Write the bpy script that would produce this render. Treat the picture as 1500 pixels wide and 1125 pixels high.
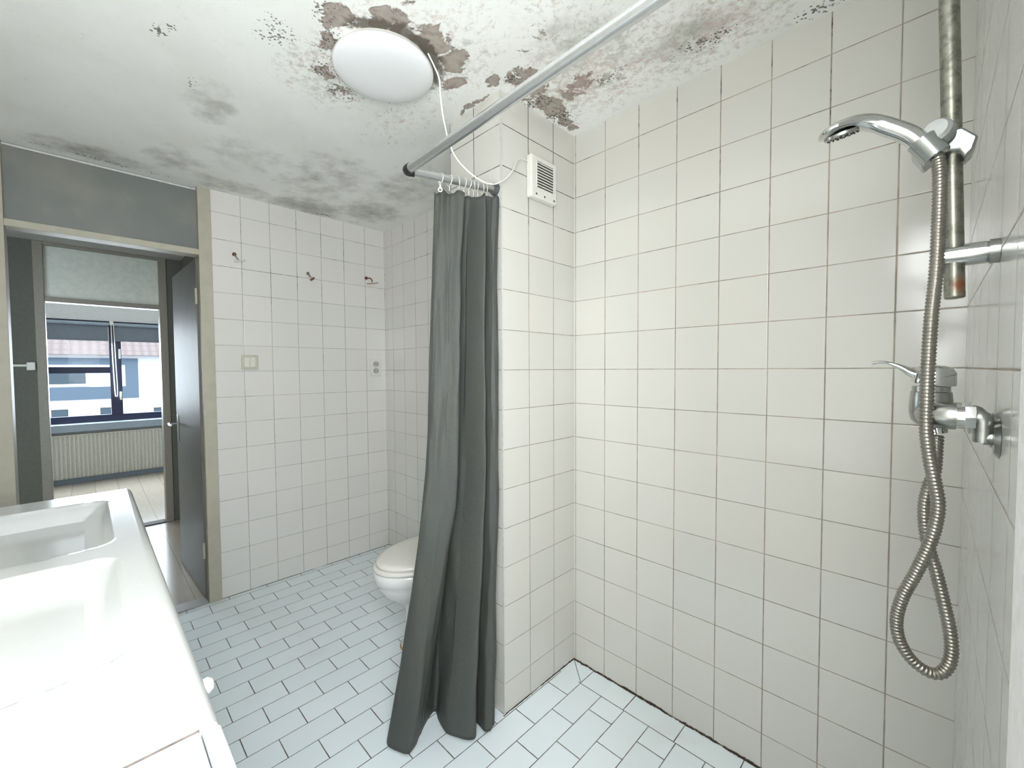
import bpy, bmesh, math, random
from mathutils import Vector, Matrix
from mathutils import noise as mnoise
random.seed(4)
sc = bpy.context.scene
for o in list(bpy.data.objects): bpy.data.objects.remove(o)
PI = math.pi

# ---------------------------------------------------------------- camera
FW = Vector((-0.70467779, 0.70864664, -0.03534336)).normalized()
RT = FW.cross(Vector((0, 0, 1))).normalized(); UP = RT.cross(FW)
ROLL = -0.0055
R2 = math.cos(ROLL)*RT + math.sin(ROLL)*UP
U2 = -math.sin(ROLL)*RT + math.cos(ROLL)*UP
cam_d = bpy.data.cameras.new('camera'); cam = bpy.data.objects.new('camera', cam_d)
sc.collection.objects.link(cam)
m = Matrix((R2, U2, -FW)).transposed().to_4x4(); m.translation = Vector((1.14827, -1.55200, 1.34108))
cam.matrix_world = m
cam_d.sensor_width = 36.0; cam_d.lens = 619.17/1500*36.0; cam_d.clip_start = 0.01
sc.camera = cam

# ---------------------------------------------------------------- world, sun, window light
w = bpy.data.worlds.new('sky'); sc.world = w; w.use_nodes = True
bg = w.node_tree.nodes['Background']; bg.inputs['Color'].default_value = (0.72, 0.85, 1.0, 1); bg.inputs['Strength'].default_value = 1.3
def light(name, kind, loc, d, energy, color=(1, 1, 1), **kw):
    L = bpy.data.lights.new(name, kind); L.energy = energy; L.color = color
    for k, v in kw.items(): setattr(L, k, v)
    o = bpy.data.objects.new(name, L); sc.collection.objects.link(o); o.location = loc
    o.rotation_euler = Vector(d).to_track_quat('-Z', 'Y').to_euler()
    return o
light('sun', 'SUN', (6, -1.5, 6), (-1.0, -0.02, -0.70), 0.35, (1, .94, .82), angle=0.06)
# daylight entering through the bathroom window beside the camera and through the far room's window
light('bathroom_window_daylight', 'AREA', (1.222, -1.60, 1.50), (-1, .36, -.24), 13.5, (.96, .98, 1), shape='RECTANGLE', size=0.62, size_y=1.12)
light('far_room_window_daylight', 'AREA', (-6.13, -1.3, 1.36), (1, 0, -.1), 34.0, (.80, .91, 1), shape='RECTANGLE', size=2.3, size_y=1.15)
sc.view_settings.view_transform = 'Standard'; sc.view_settings.look = 'None'
sc.view_settings.gamma = 1.0; sc.view_settings.use_curve_mapping = False
sc.view_settings.exposure = 1.48

# ---------------------------------------------------------------- material helpers
class NT:
    def __init__(s, name):
        s.m = bpy.data.materials.new(name); s.m.use_nodes = True
        s.t = s.m.node_tree; s.b = s.t.nodes['Principled BSDF']
    def n(s, typ, **kw):
        nd = s.t.nodes.new(typ)
        for k, v in kw.items(): setattr(nd, k, v)
        return nd
    def put(s, sock, v):
        if isinstance(v, bpy.types.NodeSocket): s.t.links.new(v, sock)
        elif isinstance(v, (tuple, list)) and len(v) == 3 and sock.type == 'RGBA': sock.default_value = (*v, 1)
        else: sock.default_value = v
    def M(s, op, a, b=0.0, c=0.0, clamp=False):
        nd = s.n('ShaderNodeMath', operation=op, use_clamp=clamp)
        s.put(nd.inputs[0], a); s.put(nd.inputs[1], b); s.put(nd.inputs[2], c)
        return nd.outputs[0]
    def step(s, x, lo, hi):               # smoothstep
        nd = s.n('ShaderNodeMapRange', interpolation_type='SMOOTHSTEP')
        s.put(nd.inputs['Value'], x); s.put(nd.inputs['From Min'], lo); s.put(nd.inputs['From Max'], hi)
        return nd.outputs['Result']
    def mix(s, f, a, b):
        nd = s.n('ShaderNodeMix', data_type='RGBA'); s.put(nd.inputs[0], f)
        s.put(nd.inputs[6], a); s.put(nd.inputs[7], b); return nd.outputs[2]
    def pos(s):
        g = s.n('ShaderNodeNewGeometry'); x = s.n('ShaderNodeSeparateXYZ'); s.t.links.new(g.outputs['Position'], x.inputs[0])
        return g.outputs['Position'], x.outputs
    def objpos(s):
        g = s.n('ShaderNodeTexCoord'); return g.outputs['Object']
    def noise(s, vec, scale, detail=3, rough=.55, dist=0.0, dims='3D'):
        nd = s.n('ShaderNodeTexNoise', noise_dimensions=dims)
        s.put(nd.inputs['Vector'], vec); nd.inputs['Scale'].default_value = scale
        nd.inputs['Detail'].default_value = detail; nd.inputs['Roughness'].default_value = rough; nd.inputs['Distortion'].default_value = dist
        return nd.outputs['Fac']
    def bump(s, h, strength=.2, dist=.002):
        nd = s.n('ShaderNodeBump'); nd.inputs['Strength'].default_value = strength; nd.inputs['Distance'].default_value = dist
        s.put(nd.inputs['Height'], h); s.put(s.b.inputs['Normal'], nd.outputs[0])
    def set(s, **kw):
        for k, v in kw.items(): s.put(s.b.inputs[k.replace('_', ' ')], v)
        return s.m

def plain(name, col, rough=.5, metal=0.0, bumpy=0.0, scale=60, var=.06, **kw):
    t = NT(name); p = t.objpos()
    n = t.noise(p, scale, 3)
    c2 = tuple(c*(1-var*2) for c in col)
    t.set(Base_Color=t.mix(t.step(n, .3, .75), col, c2), Roughness=rough, Metallic=metal, **kw)
    if bumpy: t.bump(n, bumpy, .001)
    return t.m

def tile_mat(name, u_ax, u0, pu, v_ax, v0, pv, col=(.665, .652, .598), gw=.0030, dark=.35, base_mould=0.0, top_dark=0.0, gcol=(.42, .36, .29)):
    t = NT(name); P, ax = t.pos()
    u = t.M('DIVIDE', t.M('SUBTRACT', ax[u_ax], u0), pu); v = t.M('DIVIDE', t.M('SUBTRACT', ax[v_ax], v0), pv)
    def edge(x, p):
        f = t.M('FRACT', x); d = t.M('MINIMUM', f, t.M('SUBTRACT', 1.0, f)); return t.M('MULTIPLY', d, p)
    du, dv = edge(u, pu), edge(v, pv)
    # vertical joints a little wider than the level ones
    d = t.M('MINIMUM', du, t.M('ADD', dv, .0003))
    wob = t.M('MULTIPLY', t.M('SUBTRACT', t.noise(P, 35, 2), .5), .0014)
    d = t.M('ADD', d, wob)
    g = t.M('SUBTRACT', 1.0, t.step(d, gw*.40, gw*.40+.0010))
    cid = t.n('ShaderNodeCombineXYZ'); t.put(cid.inputs[0], t.M('FLOOR', u)); t.put(cid.inputs[1], t.M('FLOOR', v))
    wn = t.n('ShaderNodeTexWhiteNoise', noise_dimensions='2D'); t.put(wn.inputs['Vector'], cid.outputs[0])
    c = t.mix(wn.outputs['Value'], col, (col[0]*.955, col[1]*.96, col[2]*.965))
    wn2 = t.n('ShaderNodeTexWhiteNoise', noise_dimensions='2D')
    o2 = t.n('ShaderNodeVectorMath', operation='ADD'); t.put(o2.inputs[0], cid.outputs[0]); o2.inputs[1].default_value = (17.3, 5.1, 0); t.put(wn2.inputs['Vector'], o2.outputs[0])
    c = t.mix(t.M('MULTIPLY', wn2.outputs['Value'], .35), c, (col[0]*1.01, col[1]*.985, col[2]*.955))
    # grout: pale, brown or mould-black in streaks
    n1 = t.noise(P, 4.5, 4, .65); n2 = t.noise(P, 26, 3, .7)
    dirty = t.M('ADD', t.M('MULTIPLY', n1, .65), t.M('MULTIPLY', n2, .35))
    th = t.M('SUBTRACT', .70, t.M('MULTIPLY', dark, .2))
    if top_dark:
        th = t.M('SUBTRACT', th, t.M('MULTIPLY', t.step(ax[2], 1.5, 2.25), top_dark))
    dk = t.step(dirty, th, t.M('ADD', th, .07))
    gc = t.mix(t.step(n1, .40, .58), gcol, tuple(c*.68 for c in gcol))
    gc = t.mix(dk, gc, (.05, .035, .028))
    colr = t.mix(g, c, gc)
    if base_mould:
        hz = t.M('SUBTRACT', 1.0, t.step(ax[2], .0, .026))
        n3 = t.noise(P, 22, 5, .75); n4 = t.noise(P, 5, 2)
        mk = t.step(t.M('ADD', t.M('MULTIPLY', n3, .6), t.M('MULTIPLY', n4, .5)), t.M('SUBTRACT', .98, t.M('MULTIPLY', hz, .55*base_mould)), t.M('SUBTRACT', 1.05, t.M('MULTIPLY', hz, .50*base_mould)))
        colr = t.mix(mk, colr, (.055, .035, .02))
        line = t.M('SUBTRACT', 1.0, t.step(ax[2], .0025, .005))
        colr = t.mix(t.M('MULTIPLY', line, t.step(n4, .35, .5)), colr, (.09, .065, .05))
    rough = t.M('ADD', .14, t.M('MULTIPLY', g, .6))
    t.set(Base_Color=colr, Roughness=rough)
    hgt = t.M('ADD', t.M('MULTIPLY', t.step(d, .0005, .0035), 1.0), t.M('MULTIPLY', t.noise(P, 9, 2), 1.1))
    t.bump(hgt, .45, .0012)
    return t.m

def floor_mat():
    t = NT('floor_tile'); P, ax = t.pos()
    X, Y = ax[0], ax[1]
    PX, PY = .1033, .2005
    u = t.M('DIVIDE', t.M('SUBTRACT', X, .0085), PX); row = t.M('FLOOR', u)
    par = t.M('MULTIPLY', t.M('MODULO', t.M('ADD', row, 100.0), 2.0), .5)
    v = t.M('ADD', t.M('DIVIDE', t.M('ADD', Y, .1955), PY), par)
    def edge(x, p):
        f = t.M('FRACT', x); return t.M('MULTIPLY', t.M('MINIMUM', f, t.M('SUBTRACT', 1.0, f)), p)
    d = t.M('MINIMUM', t.M('ADD', edge(u, PX), .0003), edge(v, PY))
    # border course along the shower wall with a mitred corner
    inb = t.M('MULTIPLY', t.M('GREATER_THAN', Y, -.105), t.M('GREATER_THAN', X, 0.0))
    ub = t.M('DIVIDE', t.M('SUBTRACT', X, .111), .203)
    dj = edge(ub, .203)
    dj = t.M('ADD', dj, t.M('MULTIPLY', t.M('LESS_THAN', X, .06), 1.0))
    diag = t.M('MULTIPLY', t.M('ABSOLUTE', t.M('ADD', t.M('MULTIPLY', Y, 1.09), X)), .68)
    diag = t.M('ADD', diag, t.M('MULTIPLY', t.M('GREATER_THAN', X, .112), 1.0))
    db = t.M('MINIMUM', dj, diag)
    d = t.M('ADD', t.M('MULTIPLY', db, inb), t.M('MULTIPLY', d, t.M('SUBTRACT', 1.0, inb)))
    bl = t.M('ADD', t.M('ABSOLUTE', t.M('ADD', Y, .105)), t.M('MULTIPLY', t.M('LESS_THAN', X, .1), 1.0))
    d = t.M('MINIMUM', d, bl)
    d = t.M('ADD', d, t.M('MULTIPLY', t.M('SUBTRACT', t.noise(P, 30, 2), .5), .0014))
    g = t.M('SUBTRACT', 1.0, t.step(d, .0013, .0024))
    cid = t.n('ShaderNodeCombineXYZ'); t.put(cid.inputs[0], row); t.put(cid.inputs[1], t.M('FLOOR', v))
    wn = t.n('ShaderNodeTexWhiteNoise', noise_dimensions='2D'); t.put(wn.inputs['Vector'], cid.outputs[0])
    c = t.mix(wn.outputs['Value'], (.85, .93, .95), (.81, .895, .92))
    c = t.mix(t.step(t.noise(P, 3, 4), .55, .8), c, (.78, .84, .85))
    gc = t.mix(t.step(t.noise(P, 7, 3), .4, .65), (.085, .07, .065), (.20, .17, .15))
    # dirt where the floor meets the walls
    n3 = t.noise(P, 30, 4, .7)
    hy = t.M('MULTIPLY', t.step(Y, -.013, -.001), t.M('GREATER_THAN', X, .0))
    hx = t.M('MULTIPLY', t.M('MULTIPLY', t.M('SUBTRACT', 1.0, t.step(X, .001, .006)), t.M('GREATER_THAN', X, -.001)), t.M('GREATER_THAN', Y, -.455))
    mk = t.step(t.M('ADD', n3, t.M('MULTIPLY', t.M('MAXIMUM', hy, hx), .42)), .72, .86)
    col = t.mix(g, c, gc); col = t.mix(mk, col, (.07, .05, .035))
    t.set(Base_Color=col, Roughness=t.M('ADD', .24, t.M('MULTIPLY', g, .5)))
    t.bump(t.M('ADD', t.step(d, .0008, .004), t.M('MULTIPLY', t.noise(P, 14, 2), .6)), .4, .001)
    return t.m

def ceiling_mat():
    t = NT('mouldy_ceiling_plaster'); P, ax = t.pos()
    X, Y = ax[0], ax[1]
    wv = t.n('ShaderNodeTexNoise'); t.put(wv.inputs['Vector'], P); wv.inputs['Scale'].default_value = 7; wv.inputs['Detail'].default_value = 4
    sx = t.n('ShaderNodeSeparateXYZ'); t.put(sx.inputs[0], wv.outputs['Color'])
    WX = t.M('ADD', X, t.M('MULTIPLY', t.M('SUBTRACT', sx.outputs[0], .5), .11))
    WY = t.M('ADD', Y, t.M('MULTIPLY', t.M('SUBTRACT', sx.outputs[1], .5), .11))
    def blobs(lst):
        acc = None
        for (bx, by, rx, ry, k) in lst:
            a = t.M('DIVIDE', t.M('SUBTRACT', WX, bx), rx); b = t.M('DIVIDE', t.M('SUBTRACT', WY, by), ry)
            d2 = t.M('ADD', t.M('MULTIPLY', a, a), t.M('MULTIPLY', b, b))
            f = t.M('MULTIPLY', t.M('SUBTRACT', 1.0, d2, clamp=True), k)
            acc = f if acc is None else t.M('MAXIMUM', acc, f)
        return acc
    base = t.mix(t.step(t.noise(P, 3.0, 4), .35, .7), (.93, .935, .90), (.87, .87, .825))
    # soft grey-olive bloom
    soft = blobs([(-1.66, -.55, .20, .30, .74), (-1.48, -.22, .28, .26, .66), (-1.66, -.95, .16, .30, .55), (-1.50, -1.22, .2, .18, .5), (-1.69, -1.5, .12, .34, .6),
                  (-1.2, -.62, .45, .3, .45), (-.85, -1.18, .22, .12, .5), (.60, -.20, .24, .12, .55), (.35, -.42, .25, .22, .42), (-1.0, -.25, .4, .3, .45), (-1.2, -1.0, .3, .25, .35)])
    ns = t.noise(P, 11, 5, .65)
    sf = t.M('MULTIPLY', t.step(t.M('ADD', t.M('MULTIPLY', ns, 1.2), soft), .74, 1.50), 1.0)
    c = t.mix(t.M('MULTIPLY', sf, .75), base, (.30, .295, .255))
    # brown flaking paint
    br = blobs([(-.10, -1.00, .10, .07, .95), (-.22, -1.0, .08, .08, .85), (-.36, -.94, .10, .06, .7), (-.02, -.90, .07, .09, 1.0), (.02, -.76, .10, .11, 1.0), (-.01, -.66, .09, .08, .95), (-.09, -.58, .09, .06, .9),
                (.01, -.50, .07, .05, .95), (.10, -.45, .10, .07, .8), (.07, -.36, .10, .10, .9), (.06, -.24, .09, .13, 1.0), (.04, -.10, .06, .10, .8), (.20, -.26, .16, .11, .72), (.33, -.20, .13, .09, .6),
                (.28, -.52, .25, .16, .42), (.1, -.90, .12, .10, .55), (-.16, -.455, .16, .018, .8), (-.28, -.72, .12, .06, .6), (-.43, -.86, .08, .09, .6), (.62, -.16, .20, .05, .5)])
    nb = t.noise(P, 19, 6, .68, .6)
    bk = t.step(t.M('ADD', nb, t.M('MULTIPLY', br, .60)), .84, .90)
    core = t.step(t.M('ADD', nb, t.M('MULTIPLY', br, .60)), .91, 1.02)
    bc = t.mix(t.step(t.noise(P, 45, 4), .35, .65), (.36, .29, .25), (.19, .14, .12))
    bc = t.mix(t.M('MULTIPLY', core, .6), bc, (.42, .37, .31))
    c = t.mix(t.M('MULTIPLY', bk, .92), c, bc)
    # fine pinkish-olive mottling
    mo = blobs([(.28, -.28, .42, .30, 1.0), (.62, -.18, .40, .22, .95), (-.05, -.72, .35, .30, .8), (-.36, -.92, .26, .22, .9), (.12, -1.0, .28, .2, .7), (.45, -.6, .3, .2, .6), (-.45, -.6, .3, .2, .5)])
    nm = t.noise(P, 42, 7, .78, .4)
    mm = t.step(t.M('ADD', nm, t.M('MULTIPLY', mo, .20)), .58, .80)
    mc = t.mix(t.step(t.noise(P, 6, 3), .42, .58), (.50, .36, .31), (.38, .37, .28))
    c = t.mix(t.M('MULTIPLY', mm, .62), c, mc)
    # black-green speckle
    dk = blobs([(-.30, -1.125, .09, .07, 1.0), (-.10, -1.04, .08, .07, .9), (-.22, -.98, .10, .08, .95), (-.34, -.95, .11, .07, .9), (-.43, -.86, .10, .09, .85), (-.30, -.68, .25, .08, .62), (-.15, -.60, .2, .10, .6),
                (.05, -.16, .09, .11, 1.1), (.05, -.30, .10, .10, .95), (.62, -.15, .16, .07, .8), (.30, -.22, .14, .07, .7), (-.54, -1.37, .05, .04, .95), (-.50, -1.33, .04, .03, .9), (.89, -.03, .1, .03, .9), (1.0, -.02, .1, .02, .8),
                (-1.60, -.33, .10, .10, .6), (-1.72, -.42, .04, .14, .9), (-1.73, -.20, .035, .12, .8), (-.75, -1.25, .09, .05, .6), (.08, -.46, .06, .04, .85), (-1.74, -1.45, .03, .45, .8)])
    vo = t.n('ShaderNodeTexVoronoi'); t.put(vo.inputs['Vector'], P); vo.inputs['Scale'].default_value = 95; vo.inputs['Randomness'].default_value = 1
    nd_ = t.noise(P, 55, 4, .7)
    thr = t.M('MULTIPLY', t.M('SUBTRACT', t.M('ADD', dk, t.M('MULTIPLY', t.noise(P, 14, 2), .9)), .72), .75)
    sp = t.M('MULTIPLY', t.M('LESS_THAN', vo.outputs['Distance'], thr), t.step(nd_, .36, .50))
    c = t.mix(t.M('MULTIPLY', sp, .85), c, (.085, .08, .06))
    # crescent round the lamp: black mould plus the lamp's painted shadow
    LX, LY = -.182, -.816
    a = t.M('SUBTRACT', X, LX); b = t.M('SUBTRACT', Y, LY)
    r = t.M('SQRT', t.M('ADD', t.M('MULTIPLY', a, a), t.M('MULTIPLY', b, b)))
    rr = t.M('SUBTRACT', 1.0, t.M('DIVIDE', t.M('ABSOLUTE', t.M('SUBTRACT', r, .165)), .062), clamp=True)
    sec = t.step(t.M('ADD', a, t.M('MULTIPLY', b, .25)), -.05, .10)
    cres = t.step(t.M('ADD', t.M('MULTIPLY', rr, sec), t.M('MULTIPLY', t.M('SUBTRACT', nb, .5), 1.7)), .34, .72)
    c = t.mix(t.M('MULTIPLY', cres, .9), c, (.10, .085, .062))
    t.set(Base_Color=c, Roughness=.9)
    t.bump(t.M('ADD', t.M('MULTIPLY', t.noise(P, 160, 3), .6), t.M('MULTIPLY', bk, -1.2)), .5, .002)
    return t.m

TW = .152; Z0 = .1216
M = dict(
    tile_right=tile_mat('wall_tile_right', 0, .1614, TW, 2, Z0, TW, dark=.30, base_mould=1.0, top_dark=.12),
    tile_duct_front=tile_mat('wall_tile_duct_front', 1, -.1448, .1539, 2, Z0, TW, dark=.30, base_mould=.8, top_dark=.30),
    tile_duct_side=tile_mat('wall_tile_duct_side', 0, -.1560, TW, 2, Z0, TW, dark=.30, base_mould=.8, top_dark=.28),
    tile_back=tile_mat('wall_tile_back', 1, -.1102, .1545, 2, Z0, TW, dark=.60, top_dark=.08, base_mould=.25, gw=.0024, gcol=(.42, .405, .36), col=(.765, .75, .71)),
    tile_toilet=tile_mat('wall_tile_toilet', 0, -1.6820, TW, 2, Z0, TW, dark=.60, top_dark=.08, base_mould=.25, gw=.0024, gcol=(.42, .405, .36), col=(.765, .75, .71)),
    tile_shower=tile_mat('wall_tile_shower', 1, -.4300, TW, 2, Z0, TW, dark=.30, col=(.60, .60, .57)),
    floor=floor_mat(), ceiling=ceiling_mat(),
    white_paint=plain('white_wall_paint', (.72, .72, .70), .8, bumpy=.2),
    grey_paint=plain('grey_green_wall_paint', (.13, .13, .10), .7, bumpy=.2),
    hall_ceiling=plain('aged_hall_ceiling', (.52, .50, .45), .8, bumpy=.2),
    frame_paint=plain('cream_gloss_paint', (.48, .455, .36), .5, var=.05, scale=20),
    door_paint=plain('door_gloss_paint', (.17, .165, .145), .45, var=.05, scale=8, Specular_IOR_Level=.25),
    brown_edge=plain('varnished_door_edge', (.20, .12, .06), .35),
    frosted=plain('frosted_transom_panel', (.70, .72, .62), .35, var=.06, scale=25),
    porcelain=plain('white_porcelain', (.82, .82, .80), .08, var=.01),
    seat=plain('cream_seat_plastic', (.80, .78, .71), .18, var=.01),
    plastic=plain('white_plastic', (.78, .77, .70), .3, var=.02),
    plastic_old=plain('yellowed_plastic', (.74, .73, .64), .35, var=.03),
    black=plain('black_plastic', (.02, .02, .02), .4),
    dark=plain('dark_slot', (.035, .033, .028), .7),
    chrome=plain('chrome', (.62, .63, .62), .12, 1.0, var=.04, scale=30),
    chrome_dull=plain('dull_chrome', (.40, .41, .38), .30, 1.0, var=.12, scale=60),
    alu=plain('brushed_aluminium', (.66, .67, .67), .28, .9, var=.03, scale=90),
    counter=plain('white_countertop', (.73, .75, .74), .16, var=.01),
    cabinet=plain('white_cabinet_laminate', (.76, .80, .81), .3, var=.01),
    navy=plain('navy_window_frame', (.012, .018, .06), .4),
    sill=plain('grey_blue_sill', (.33, .40, .47), .4),
    blind=plain('grey_blue_blind_fabric', (.19, .22, .26), .8),
    radiator=plain('cream_radiator_enamel', (.62, .61, .54), .4),
    rust=plain('rusted_metal', (.22, .09, .04), .7, .3, bumpy=.4, var=.3, scale=200),
    copper=plain('worn_brass', (.50, .30, .14), .4, .7),
    roof=None, brick=None, asphalt=plain('street_asphalt', (.12, .12, .12), .9),
    facade_white=plain('white_render_facade', (.82, .80, .78), .8),
    facade_blue=plain('grey_blue_facade_panel', (.11, .16, .21), .6),
    house_glass=plain('dark_house_window', (.05, .08, .10), .3),
)
def mk(name, f): t = NT(name); f(t); M[name] = t.m; return t.m
def f(t):                                                    # frosty transom glass: thin, dirty, half see-through
    p = t.objpos(); n = t.noise(p, 3.5, 4)
    t.set(Base_Color=t.mix(t.step(n, .35, .7), (.20, .215, .205), (.27, .265, .235)), Roughness=.28)
mk('transom_glass', f)
def f(t):
    g = t.n('ShaderNodeBsdfGlass'); tr = t.n('ShaderNodeBsdfTransparent'); gl = t.n('ShaderNodeBsdfGlossy'); gl.inputs['Roughness'].default_value = .02
    fr = t.n('ShaderNodeFresnel'); fr.inputs[0].default_value = 1.12; mx = t.n('ShaderNodeMixShader')
    t.t.nodes.remove(g); t.put(mx.inputs[0], fr.outputs[0]); t.put(mx.inputs[1], tr.outputs[0]); t.put(mx.inputs[2], gl.outputs[0])
    t.t.links.new(mx.outputs[0], t.t.nodes['Material Output'].inputs[0])
mk('clear_glass', f)
def f(t):
    t.set(Base_Color=(.84, .85, .85), Roughness=.3, Subsurface_Weight=0.0, Coat_Weight=.3, Coat_Roughness=.15)
mk('opal_glass', f)
def f(t):                                                    # laminate floor boards
    P, ax = t.pos()
    u = t.M('DIVIDE', ax[1], .19); r = t.M('FLOOR', u); v = t.M('ADD', t.M('DIVIDE', ax[0], 1.28), t.M('MULTIPLY', r, .37))
    cid = t.n('ShaderNodeCombineXYZ'); t.put(cid.inputs[0], r); t.put(cid.inputs[1], t.M('FLOOR', v))
    wn = t.n('ShaderNodeTexWhiteNoise', noise_dimensions='2D'); t.put(wn.inputs['Vector'], cid.outputs[0])
    sc_ = t.n('ShaderNodeVectorMath', operation='MULTIPLY'); t.put(sc_.inputs[0], P); sc_.inputs[1].default_value = (1.5, 22, 1)
    c = t.mix(t.noise(sc_.outputs[0], 3, 5), (.42, .36, .29), (.55, .49, .41)); c = t.mix(t.M('MULTIPLY', wn.outputs['Value'], .4), c, (.36, .31, .25))
    e = t.M('MINIMUM', t.M('MULTIPLY', t.M('FRACT', u), .19), t.M('MULTIPLY', t.M('FRACT', v), 1.28))
    c = t.mix(t.M('SUBTRACT', 1.0, t.step(e, .001, .003)), c, (.10, .08, .06))
    t.set(Base_Color=c, Roughness=.20, Specular_IOR_Level=.2)
mk('laminate', f)
def f(t):                                                    # curtain cloth
    P, ax = t.pos()
    n = t.noise(P, 5, 3); fine = t.noise(P, 600, 1)
    t.set(Base_Color=t.mix(n, (.082, .085, .067), (.068, .075, .077)), Roughness=.55, Specular_IOR_Level=.3)
    t.bump(t.M('ADD', t.M('MULTIPLY', fine, .15), t.M('MULTIPLY', t.noise(P, 26, 4, .6, 1.5), 1.0)), .45, .006)
mk('curtain_cloth', f)
def f(t):                                                    # slide bar: tarnished chrome with rust towards its foot
    P, ax = t.pos()
    n = t.noise(P, 70, 4, .7); n2 = t.noise(P, 22, 3)
    low = t.M('SUBTRACT', 1.0, t.step(ax[2], 1.40, 1.53))
    rk = t.step(t.M('ADD', t.M('MULTIPLY', low, .42), n2), .70, .86)
    c = t.mix(t.step(n, .4, .7), (.30, .30, .25), (.15, .15, .12)); c = t.mix(rk, c, (.20, .075, .03))
    t.set(Base_Color=c, Metallic=t.M('SUBTRACT', .95, t.M('MULTIPLY', rk, .7)), Roughness=t.M('ADD', .27, t.M('MULTIPLY', n, .25)))
mk('tarnished_chrome', f)
def f(t):
    P, ax = t.pos()
    n = t.noise(P, 60, 3); t.set(Base_Color=t.mix(n, (.33, .31, .27), (.20, .19, .16)), Metallic=.9, Roughness=.33)
mk('hose_metal', f)
def f(t):                                                    # clay pantiles
    P, ax = t.pos()
    a = t.M('SINE', t.M('MULTIPLY', ax[1], 25.0)); b = t.M('FRACT', t.M('MULTIPLY', ax[2], 4.2))
    c = t.mix(t.M('ADD', t.M('MULTIPLY', a, .25), .5), (.30, .25, .23), (.19, .145, .13)); c = t.mix(t.step(b, .0, .2), (.20, .15, .14), c)
    t.set(Base_Color=c, Roughness=.8)
mk('roof_tiles', f)
def f(t):                                                    # toilet foot silicone, discoloured
    t.set(Base_Color=(.45, .33, .18), Roughness=.6)
mk('stained_sealant', f)

# ---------------------------------------------------------------- mesh helpers
def world_loc(o):
    v = Vector((0, 0, 0))
    while o is not None: v += o.location; o = o.parent
    return v
def tag(o, label=None, cat=None, group=None, kind=None):
    if label: o['label'] = label
    if cat: o['category'] = cat
    if group: o['group'] = group
    if kind: o['kind'] = kind
    return o
def thing(name, label, cat, loc, group=None):
    o = bpy.data.objects.new(name, None); sc.collection.objects.link(o); o.location = loc
    o.empty_display_size = .05
    return tag(o, label, cat, group)
def obj(name, bm, mat, parent=None, smooth=True, bevel=0, seg=2, origin=None, sub=0, angle=35):
    """link bm (built in world coordinates) as one mesh object"""
    bmesh.ops.recalc_face_normals(bm, faces=bm.faces)
    off = world_loc(parent) if parent else Vector(origin or (0, 0, 0))
    bmesh.ops.translate(bm, verts=bm.verts, vec=-off)
    me = bpy.data.meshes.new(name); bm.to_mesh(me); bm.free()
    for mt in (mat if isinstance(mat, (list, tuple)) else [mat]): me.materials.append(mt)
    o = bpy.data.objects.new(name, me); sc.collection.objects.link(o)
    if parent: o.parent = parent
    else: o.location = off
    if bevel:
        md = o.modifiers.new('bevel', 'BEVEL'); md.width = bevel; md.segments = seg; md.limit_method = 'ANGLE'
    if sub:
        md = o.modifiers.new('subdivision', 'SUBSURF'); md.levels = sub; md.render_levels = sub
    if smooth:
        for p in me.polygons: p.use_smooth = True
        me.set_sharp_from_angle(angle=math.radians(angle))
    return o
def box(bm, x0, x1, y0, y1, z0, z1, mi=0):
    vs = [bm.verts.new((x, y, z)) for x in (x0, x1) for y in (y0, y1) for z in (z0, z1)]
    fs = [(0, 1, 3, 2), (4, 6, 7, 5), (0, 4, 5, 1), (2, 3, 7, 6), (0, 2, 6, 4), (1, 5, 7, 3)]
    out = []
    for f_ in fs:
        fc = bm.faces.new([vs[i] for i in f_]); fc.material_index = mi; out.append(fc)
    return out
def bx(*a):
    bm = bmesh.new(); box(bm, *a); return bm
def boxes(lst):
    bm = bmesh.new()
    for a in lst: box(bm, *a)
    return bm
def frame_of(d):
    d = d.normalized(); a = Vector((0, 0, 1)) if abs(d.z) < .9 else Vector((1, 0, 0))
    u = a.cross(d).normalized(); return u, d.cross(u).normalized()
def ring(bm, c, u, v, ru, rv, n):
    return [bm.verts.new(c + u*ru*math.cos(2*PI*i/n) + v*rv*math.sin(2*PI*i/n)) for i in range(n)]
def bridge(bm, a, b, closed=True):
    n = len(a)
    for i in range(n if closed else n-1): bm.faces.new((a[i], a[(i+1) % n], b[(i+1) % n], b[i]))
def cyl(bm, p0, p1, r0, r1=None, n=24, caps=True):
    p0, p1 = Vector(p0), Vector(p1); r1 = r0 if r1 is None else r1
    u, v = frame_of(p1-p0); a = ring(bm, p0, u, v, r0, r0, n); b = ring(bm, p1, u, v, r1, r1, n); bridge(bm, a, b)
    if caps: bm.faces.new(a[::-1]); bm.faces.new(b)
def lathe(bm, c, axis, prof, n=32):
    """prof: list of (distance along axis, radius)"""
    c = Vector(c); d = Vector(axis).normalized(); u, v = frame_of(d); prev = None
    for h, r in prof:
        if r <= 1e-5:
            q = bm.verts.new(c+d*h)
            if prev is not None:
                for i in range(n): bm.faces.new((prev[i], prev[(i+1) % n], q))
            prev = None; tip = q; first_tip = q
            last = ('tip', q)
        else:
            rr = ring(bm, c+d*h, u, v, r, r, n)
            if prev is not None: bridge(bm, prev, rr)
            elif 'last' in dir() and last and last[0] == 'tip':
                for i in range(n): bm.faces.new((last[1], rr[(i+1) % n], rr[i]))
            prev = rr; last = None
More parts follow.
